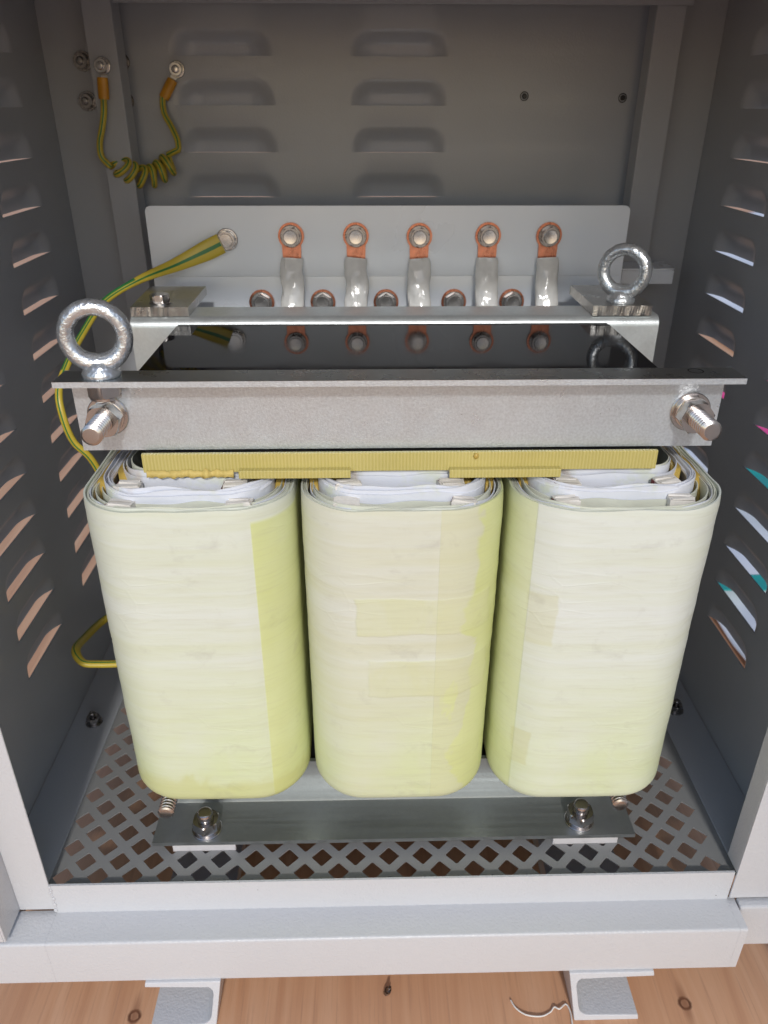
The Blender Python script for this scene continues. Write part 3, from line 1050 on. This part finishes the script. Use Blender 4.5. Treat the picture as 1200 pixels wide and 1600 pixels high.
for k, (xc, hx, dy) in enumerate(SIDES):
    hy = HY - dy
    cb = coil_shell(xc, hx, hy, 0.046, ZB, ZT, 74, 3.7*k+1, 0.0022, 0.0004, 0.0014, 0.040, 0.0012)
    coil = obj('coil', cb, WRAP[k], tr, smooth='auto', label=lab[k])
    # move origin so the wrapper's texture is local to this coil
    delta = Vector((xc, YC, ZB)) - rbase(tr)
    for v in coil.data.vertices:
        v.co -= delta
    coil.location = delta
    # thin papers inside the wrapper
    for q, (ih, iy, rr, mt) in enumerate(((hx-0.0035, hy-0.0028, 0.044, PAPER_O), (hx-0.0065, hy-0.0046, 0.042, PAPER), (0.0665, 0.0950, 0.034, PAPER), (0.0640, 0.0932, 0.032, PAPER), (0.0520, 0.0735, 0.026, PAPER), (0.0495, 0.0715, 0.024, PAPER_O), (0.0652, 0.0968, 0.033, PAPER), (0.0700, 0.0985, 0.036, PAPER_O), (0.0560, 0.0760, 0.028, PAPER), (hx-0.0100, hy-0.0052, 0.041, PAPER_O))):
        s = coil_shell(xc, ih, iy, rr, ZT-0.06, ZT+(-0.0012, -0.0006, 0.0070, 0.0080, 0.0128, 0.0135, 0.0040, -0.0022, 0.0092, 0.0010)[q], 4, 9*k+q*2.3, 0.0004, 0.0010, 0.0008, 0.045, 0.0034, tuck=False)
        obj('paper_layer', s, mt, coil, smooth='auto')
    obj('packed_paper', ring_pack(xc, (hx-0.0014, hy-0.0012, 0.0448), (0.0745, hy-0.0065, 0.0400), ZT-0.0022, k+11, 5), PAPER_O, coil, smooth=True)
    obj('packed_paper', ring_pack(xc, (0.0668, 0.0952, 0.034), (0.0600, 0.0905, 0.029), ZT+0.0055, k+31, 4), PAPER, coil, smooth=True)
    obj('winding', ring_fill(xc, (0.0735, 0.0975+0.002, 0.039), (0.0670, 0.0955, 0.034), ZT+0.0015, k), AMBER, coil, smooth=True)
    obj('winding', ring_fill(xc, (0.0590, 0.0800, 0.029), (0.0525, 0.0740, 0.026), ZT+0.0065, k+5), AMBER, coil, smooth=True)
    for q, (sx, sy, rz) in enumerate(((-0.0440, -0.1010, 0.06), (0.0430, -0.1005, -0.12), (-0.0400, -0.0840, -0.05), (0.0390, -0.0840, 0.10))):
        o = obj('spacer_block', spacer_mesh(10*k+q), [SPACER, MAROON], coil, at=(xc+sx+random.uniform(-.003, .003), YC+sy, ZT+(0.0005 if q < 2 else 0.0075)))
        o.rotation_euler = (random.uniform(-.08, .08), random.uniform(-.06, .06), rz + random.uniform(-.15, .15))

# ribbed board under the front clamp, with two lower tabs and torn paper at the left
bd = obj('insulation_board', boxes((-0.1706, 0.2235, 0.5345, 0.5380, -0.2475, -0.2322)), BOARD, tr, bevel=0.0005)
obj('board_tab', boxes((-0.0975, -0.0125, 0.5285, 0.5342, -0.2505, -0.2440)), BOARD, bd, bevel=0.0005)
obj('board_tab', boxes((0.0631, 0.1486, 0.5285, 0.5342, -0.2512, -0.2444)), BOARD, bd, bevel=0.0005)
bm = bmesh.new()
prev = None
for i in range(60):
    t = i/59
    x = -0.168 + 0.066*t
    a = bm.verts.new((x, 0.5332 - 0.0012*noise.noise(Vector((x*300, 0, 0))), -0.2452 + 0.0022*noise.noise(Vector((x*240, 3, 0)))))
    b = bm.verts.new((x, 0.5318 - 0.0020*noise.noise(Vector((x*200, 9, 0))), -0.2505 + 0.0020*noise.noise(Vector((x*220, 5, 0)))))
    c = bm.verts.new((x, 0.5342, -0.2510))
    if prev:
        bm.faces.new((prev[0], a, b, prev[1]))
        bm.faces.new((prev[1], b, c, prev[2]))
    prev = (a, b, c)
o = obj('torn_paper', bm, CREPE, bd, smooth=True)
md = o.modifiers.new('sheet', 'SOLIDIFY')
md.thickness = 0.0006

bm = bmesh.new()
bmesh.ops.create_uvsphere(bm, u_segments=16, v_segments=10, radius=0.0020)
for v in bm.verts:
    v.co.z *= 1.3
    v.co += Vector((0.0832, 0.5335, -0.2350))
obj('resin_drop', bm, AMBER, bd, smooth=True)

# terminal plate
def terminal_plate():
    bm = bmesh.new()
    x0, x1, zt, zm, zl, r = -0.2245, 0.2752, -0.0900, -0.1602, -0.250, 0.006
    def fn(u, v, h):
        y = 0.840
        if v < zm:
            y = 0.840 - 0.09*(zm-v)
        return (u, y + h, v + 0.0004)
    top = [(x0, zm)] + [(x0+r-r*cos(radians(a)), zt-r+r*sin(radians(a))) for a in range(0, 91, 15)] + [(x1-r+r*sin(radians(a)), zt-r+r*cos(radians(a))) for a in range(0, 91, 15)] + [(x1, zm)]
    prism(bm, top, fn, 0.0, 0.0025)
    prism(bm, [(x0, zl), (x0, zm-0.0002), (x1, zm-0.0002), (x1, zl)], lambda u, v, h: (u, fn(u, v, h)[1], v+0.0004), 0.0, 0.0025)
    return bm
tp = obj('terminal_plate', terminal_plate(), PLATE, tr)
# side bracket past its right end
bm = bmesh.new()
rr = 0.010
out = [(0.285, 0.880), (0.337, 0.880)] + [(0.337+rr*sin(radians(a)), 0.890-rr*cos(radians(a))) for a in range(0, 91, 15)] + [(0.347, 0.925), (0.285, 0.925)]
prism(bm, out, lambda u, v, h: (u+0.004, v, h), -0.1620, -0.1600)
prism(bm, [(0.289, -0.1621), (0.348, -0.1621), (0.348, -0.177), (0.289, -0.177)], lambda u, v, h: (u, h, v), 0.880, 0.882)
obj('side_bracket', bm, PLATE, tr, bevel=0.0006)

# lugs, bolts and taped leads
def lug(bm):
    pts = []
    for i in range(29):
        a = radians(-42 + 264*i/28)
        pts.append((0.0134*cos(a), 0.0134*sin(a)))
    pts += [(-0.0098, -0.0150), (-0.0094, -0.0255), (0.0094, -0.0255), (0.0098, -0.0150)]
    prism(bm, pts, lambda u, v, h: (u, -h, v), 0.0005, 0.0032)
    for i in range(7):
        x = -0.0072 + i*0.0024
        box(bm, x-0.0004, x+0.0004, -0.0036, -0.0030, -0.0245, -0.0165)
LUG = mesh_of('cable_lug', lug, COPPER, False)
def tbolt(bm):
    lathe(bm, washer_prof(0.0005, 0.0112, 0.0, 0.0015), FRONT, 36, 1)
    n0 = len(bm.faces)
    hexnut(bm, 0.0100, 0.0015, 0.0078, FRONT, 0.52)
    bm.faces.ensure_lookup_table()
    for f in bm.faces[n0:]:
        f.material_index = 1
    lathe(bm, [(0.0072, 0.0078), (0.0072, 0.0083), (0.0066, 0.0087), (0.0030, 0.0084), (0, 0.0083)], FRONT, 32)
TB = mesh_of('terminal_bolt', tbolt, [STEEL, DSTEEL])
TB2 = mesh_of('terminal_bolt', tbolt, [STEEL, STEEL])
top_x = (-0.0766, -0.0093, 0.0568, 0.1286, 0.1925)
low_x = (-0.1113, -0.0457, 0.0222, 0.0953, 0.1581)
for i, x in enumerate(top_x):
    z = -0.1187 - 0.0006*(i == 2)
    L = link('cable_lug', LUG, tr, (x, 0.840, z))
    L.rotation_euler = (0, 0, 0)
    B = link('terminal_bolt', TB, L, (x, 0.8366, z))
    B.rotation_euler = (0, 0.5*random.random(), 0)
    w = random.uniform(-0.0015, 0.0015)
    path = catmull([(x, 0.8345, z-0.0215), (x+w, 0.8320, z-0.033), (x-w, 0.826, z-0.048), (x+w, 0.816, z-0.072), (x, 0.800, z-0.110), (x, 0.79, z-0.150)], 14)
    bm = bmesh.new()
    sweep(bm, path, lambda t: (0.0108 + 0.0012*smoothstep(0, 0.12, t), 0.0028 + 0.0035*smoothstep(0, 0.25, t)), 24)
    for v in bm.verts:
        d = 0.0012*noise.noise(Vector((v.co.x*90, i*3.1, v.co.z*60))) + 0.0016*noise.noise(Vector((v.co.x*260, i*5.1, v.co.z*90)))
        v.co.y += d
        v.co.x += d*0.6
    obj('lead_sleeve', bm, TAPE, tr, smooth='auto')
for i, x in enumerate(low_x):
    z = -0.1862
    L = link('cable_lug', LUG, tr, (x, 0.8370, z))
    L.rotation_euler = (radians(-5), 0, 0)
    link('terminal_bolt', TB2, L, (x, 0.8337, z))
    path = catmull([(x, 0.830, z-0.0165), (x, 0.826, z-0.035), (x, 0.81, z-0.06), (x, 0.79, z-0.09)], 6)
    bm = bmesh.new()
    sweep(bm, path, lambda t: (0.0108, 0.0052), 20)
    obj('lead_sleeve', bm, TAPE, tr, smooth='auto')

# ------------------------------------------------------------------ earth cables
ec = root('earth_cable', (-0.270, 0.66, ZF), 'flat green and yellow earth cable hanging behind the left eye bolt, bolted to the plate', 'cable')
pts = [(-0.1480, 0.8285, -0.1245), (-0.165, 0.826, -0.1320), (-0.1935, 0.815, -0.1432), (-0.2246, 0.788, -0.1525), (-0.2528, 0.76, -0.1672), (-0.2653, 0.72, -0.1880), (-0.2702, 0.68, -0.2066), (-0.2740, 0.66, -0.2239), (-0.2711, 0.65, -0.2444), (-0.2661, 0.65, -0.2691), (-0.2531, 0.655, -0.2934), (-0.2450, 0.675, -0.36), (-0.2450, 0.71, -0.43)]
path = catmull(pts, 8)
bm = bmesh.new()
def crad(t):
    w = 0.0100*(1-smoothstep(0.06, 0.30, t)) + 0.0034*smoothstep(0.10, 0.30, t)
    return (w, 0.0026)
sweep(bm, path, crad, 32, mats=lambda i, t: 1 if (i in (7, 8) or i in (23, 24) or (t > 0.26 and t < 0.52 and i in (0, 1, 2, 3, 4, 5))) else 0)
obj('cable_sheath', bm, [YEL, GRN], ec, smooth='auto')
lo = catmull([(-0.2350, 0.78, -0.505), (-0.2750, 0.765, -0.5200), (-0.3060, 0.735, -0.5270), (-0.3120, 0.690, -0.5180), (-0.3100, 0.655, -0.5085), (-0.3000, 0.642, -0.5150), (-0.2850, 0.643, -0.5185), (-0.2600, 0.648, -0.5220), (-0.2350, 0.655, -0.525)], 8)
bm = bmesh.new()
sweep(bm, lo, lambda t: (0.0048, 0.0036), 20, up=(0.2, 0.2, 1), mats=lambda i, t: 1 if i in (3, 13) else 0)
obj('lower_loop', bm, [YEL, GRN], ec, smooth='auto')
def crimp(bm):
    lathe(bm, washer_prof(0.0005, 0.0112, 0, 0.0016), FRONT, 36)
    lathe(bm, washer_prof(0.0005, 0.0098, 0.0016, 0.0036), FRONT, 36)
    hexnut(bm, 0.0100, 0.0036, 0.0100, FRONT, 0.25)
    lathe(bm, [(0.0070, 0.0100), (0.0066, 0.0108), (0, 0.0110)], FRONT, 28)
link('terminal_bolt', mesh_of('terminal_bolt', crimp, STEEL), ec, (-0.1433, 0.8395, -0.1222))

es = root('earth_strap', (-0.245, 0.95, -0.07), 'coiled green and yellow earth strap linking the rear post and louvred rear door', 'cable')
A = [(-0.2738, 0.9230, 0.0090), (-0.2752, 0.921, -0.0060), (-0.2790, 0.920, -0.0200), (-0.2842, 0.920, -0.0350), (-0.2845, 0.920, -0.0480), (-0.2780, 0.920, -0.0565)]
# helix along a sagging axis
ax = [Vector((-0.2700, 0.925, -0.0560)), Vector((-0.2600, 0.932, -0.0640)), Vector((-0.2450, 0.942, -0.0700)), Vector((-0.2300, 0.952, -0.0645)), Vector((-0.2180, 0.958, -0.0545))]
axc = catmull(ax, 45)
H = []
turns = 6.5
for k, p in enumerate(axc):
    t = k/(len(axc)-1)
    d = (axc[min(k+1, len(axc)-1)] - axc[max(k-1, 0)]).normalized()
    n1 = d.cross(Vector((0, 1, 0))).normalized()
    n2 = d.cross(n1).normalized()
    a = 2*pi*turns*t + pi*1.0
    H.append(p + n1*(0.0098*cos(a)) + n2*(0.0085*sin(a)) + d*(0.004*cos(a)))
Bp = [(-0.2095, 0.961, -0.0430), (-0.2105, 0.964, -0.0330), (-0.2160, 0.967, -0.0200), (-0.2228, 0.970, -0.0070), (-0.2235, 0.972, 0.0060), (-0.2215, 0.973, 0.0110)]
path = catmull(A, 8) + H[3:-3] + catmull(Bp, 8)
bm = bmesh.new()
sweep(bm, path, lambda t: (0.0034, 0.0034), 14, up=(0.15, -1, 0.2), mats=lambda i, t: 1 if i in (3, 10) else 0)
obj('cable_sheath', bm, [YEL, GRN], es, smooth='auto')
def sleeve(p0, p1):
    bm = bmesh.new()
    P_ = [Vector(p0), Vector(p0).lerp(Vector(p1), 0.04), Vector(p0).lerp(Vector(p1), 0.5), Vector(p0).lerp(Vector(p1), 0.9), Vector(p1)]
    sweep(bm, P_, lambda t: (0.0058 - 0.0006*abs(t-0.5), 0.0040), 20)
    return bm
obj('crimp_sleeve', sleeve((-0.2722, 0.9240, 0.0265), (-0.2736, 0.9232, 0.0065)), ORG, es, smooth='auto')
obj('crimp_sleeve', sleeve((-0.2110, 0.9765, 0.0260), (-0.2222, 0.9728, 0.0080)), ORG, es, smooth='auto')
def ringterm(bm):
    pts = [(0.0074*cos(radians(a)), 0.0074*sin(radians(a))) for a in range(-60, 241, 12)] + [(-0.0030, -0.012), (0.0030, -0.012)]
    prism(bm, pts, lambda u, v, h: (u, -h, v), 0.0004, 0.0018)
    lathe(bm, washer_prof(0.0005, 0.0084, 0.0018, 0.0032), FRONT, 32)
    lathe(bm, washer_prof(0.0005, 0.0070, 0.0032, 0.0050), FRONT, 32)
    hexnut(bm, 0.0072, 0.0050, 0.0104, FRONT, 0.2)
    lathe(bm, stud_prof(0.0040, 0.0102, 0.0140, 0.001), FRONT, 22)
RT = mesh_of('ring_terminal', ringterm, STEEL)
link('ring_terminal', RT, es, (-0.2712, 0.9298, 0.0372))
o = link('ring_terminal', RT, es, (-0.2057, 0.9825, 0.0362))
o.rotation_euler = (0, radians(32), 0)

# ------------------------------------------------------------------ small things on the wood
bm = bmesh.new()
th = catmull([(0.1337, 0.4285, -0.7608), (0.1373, 0.4207, -0.7605), (0.1459, 0.4141, -0.7600), (0.1596, 0.4127, -0.7605), (0.1695, 0.4165, -0.7608), (0.1741, 0.4205, -0.7600), (0.1786, 0.4186, -0.7596), (0.1858, 0.4232, -0.7605), (0.1886, 0.4167, -0.7608), (0.1879, 0.4063, -0.7610), (0.186, 0.395, -0.7610)], 8)
sweep(bm, th, lambda t: (0.00085, 0.00075), 8)
o = obj('thread', bm, THREAD, base=(0.16, 0.415, -G), smooth=True)
o['label'] = 'loose curl of white thread lying on the wooden ground'
o['category'] = 'thread'
bm = bmesh.new()
fn = lambda x, y, h: (0.0148 + x*0.9 + h*0.3, 0.4384 + y, -G + 0.0032 + h*0.8 + x*0.3)
hexnut(bm, 0.0042, -0.0012, 0.0024, fn, 0.2)
lathe(bm, stud_prof(0.0020, 0.0022, 0.0085, 0.0009), fn, 16)
o = obj('screw', bm, DSTEEL, base=(0.0148, 0.4384, -G), smooth='auto')
o['label'] = 'small dark screw lying on the wooden ground below the sill'
o['category'] = 'screw'

# ------------------------------------------------------------------ things outside, seen through the slits of the right wall
def cloth(name, pts, n, mat, label, cat, thick, seed, hgt):
    bm = bmesh.new()
    (x0, y0), (x1, y1) = pts
    g_ = []
    for i in range(n+1):
        g_.append([bm.verts.new((x0+(x1-x0)*i/n, y0+(y1-y0)*j/n, -G + thick + hgt*abs(noise.noise(Vector(((x0+(x1-x0)*i/n)*5+seed, (y0+(y1-y0)*j/n)*5, 0)))))) for j in range(n+1)])
    for i in range(n):
        for j in range(n):
            bm.faces.new((g_[i][j], g_[i+1][j], g_[i+1][j+1], g_[i][j+1]))
    o = obj(name, bm, mat, base=((x0+x1)/2, (y0+y1)/2, -G), smooth=True)
    o['label'] = label
    o['category'] = cat
    md = o.modifiers.new('sheet', 'SOLIDIFY')
    md.thickness = 0.002
    return o
cloth('plastic_sheet', ((0.58, 0.85), (1.05, 1.75)), 40, SHEET_W, 'crumpled white plastic sheet on the ground outside the right louvres', 'sheet', 0.004, 1, 0.02)
cloth('plastic_sheet', ((1.30, 2.05), (3.6, 6.5)), 40, SHEET_W, 'far pale sheet on the ground beyond the pink cloth', 'sheet', 0.004, 5, 0.05)
cloth('strap', ((0.56, 1.08), (0.95, 1.13)), 24, SHEET_T, 'narrow teal strap lying across the near white sheet', 'strap', 0.028, 2, 0.010)
cloth('bag', ((0.82, 1.30), (1.10, 1.62)), 24, SHEET_T, 'teal bag seen through a slit of the right wall', 'bag', 0.05, 2, 0.05)
cloth('cloth', ((1.00, 1.66), (1.60, 2.30)), 30, SHEET_P, 'pink cloth seen through the upper slits of the right wall', 'cloth', 0.03, 3, 0.04)
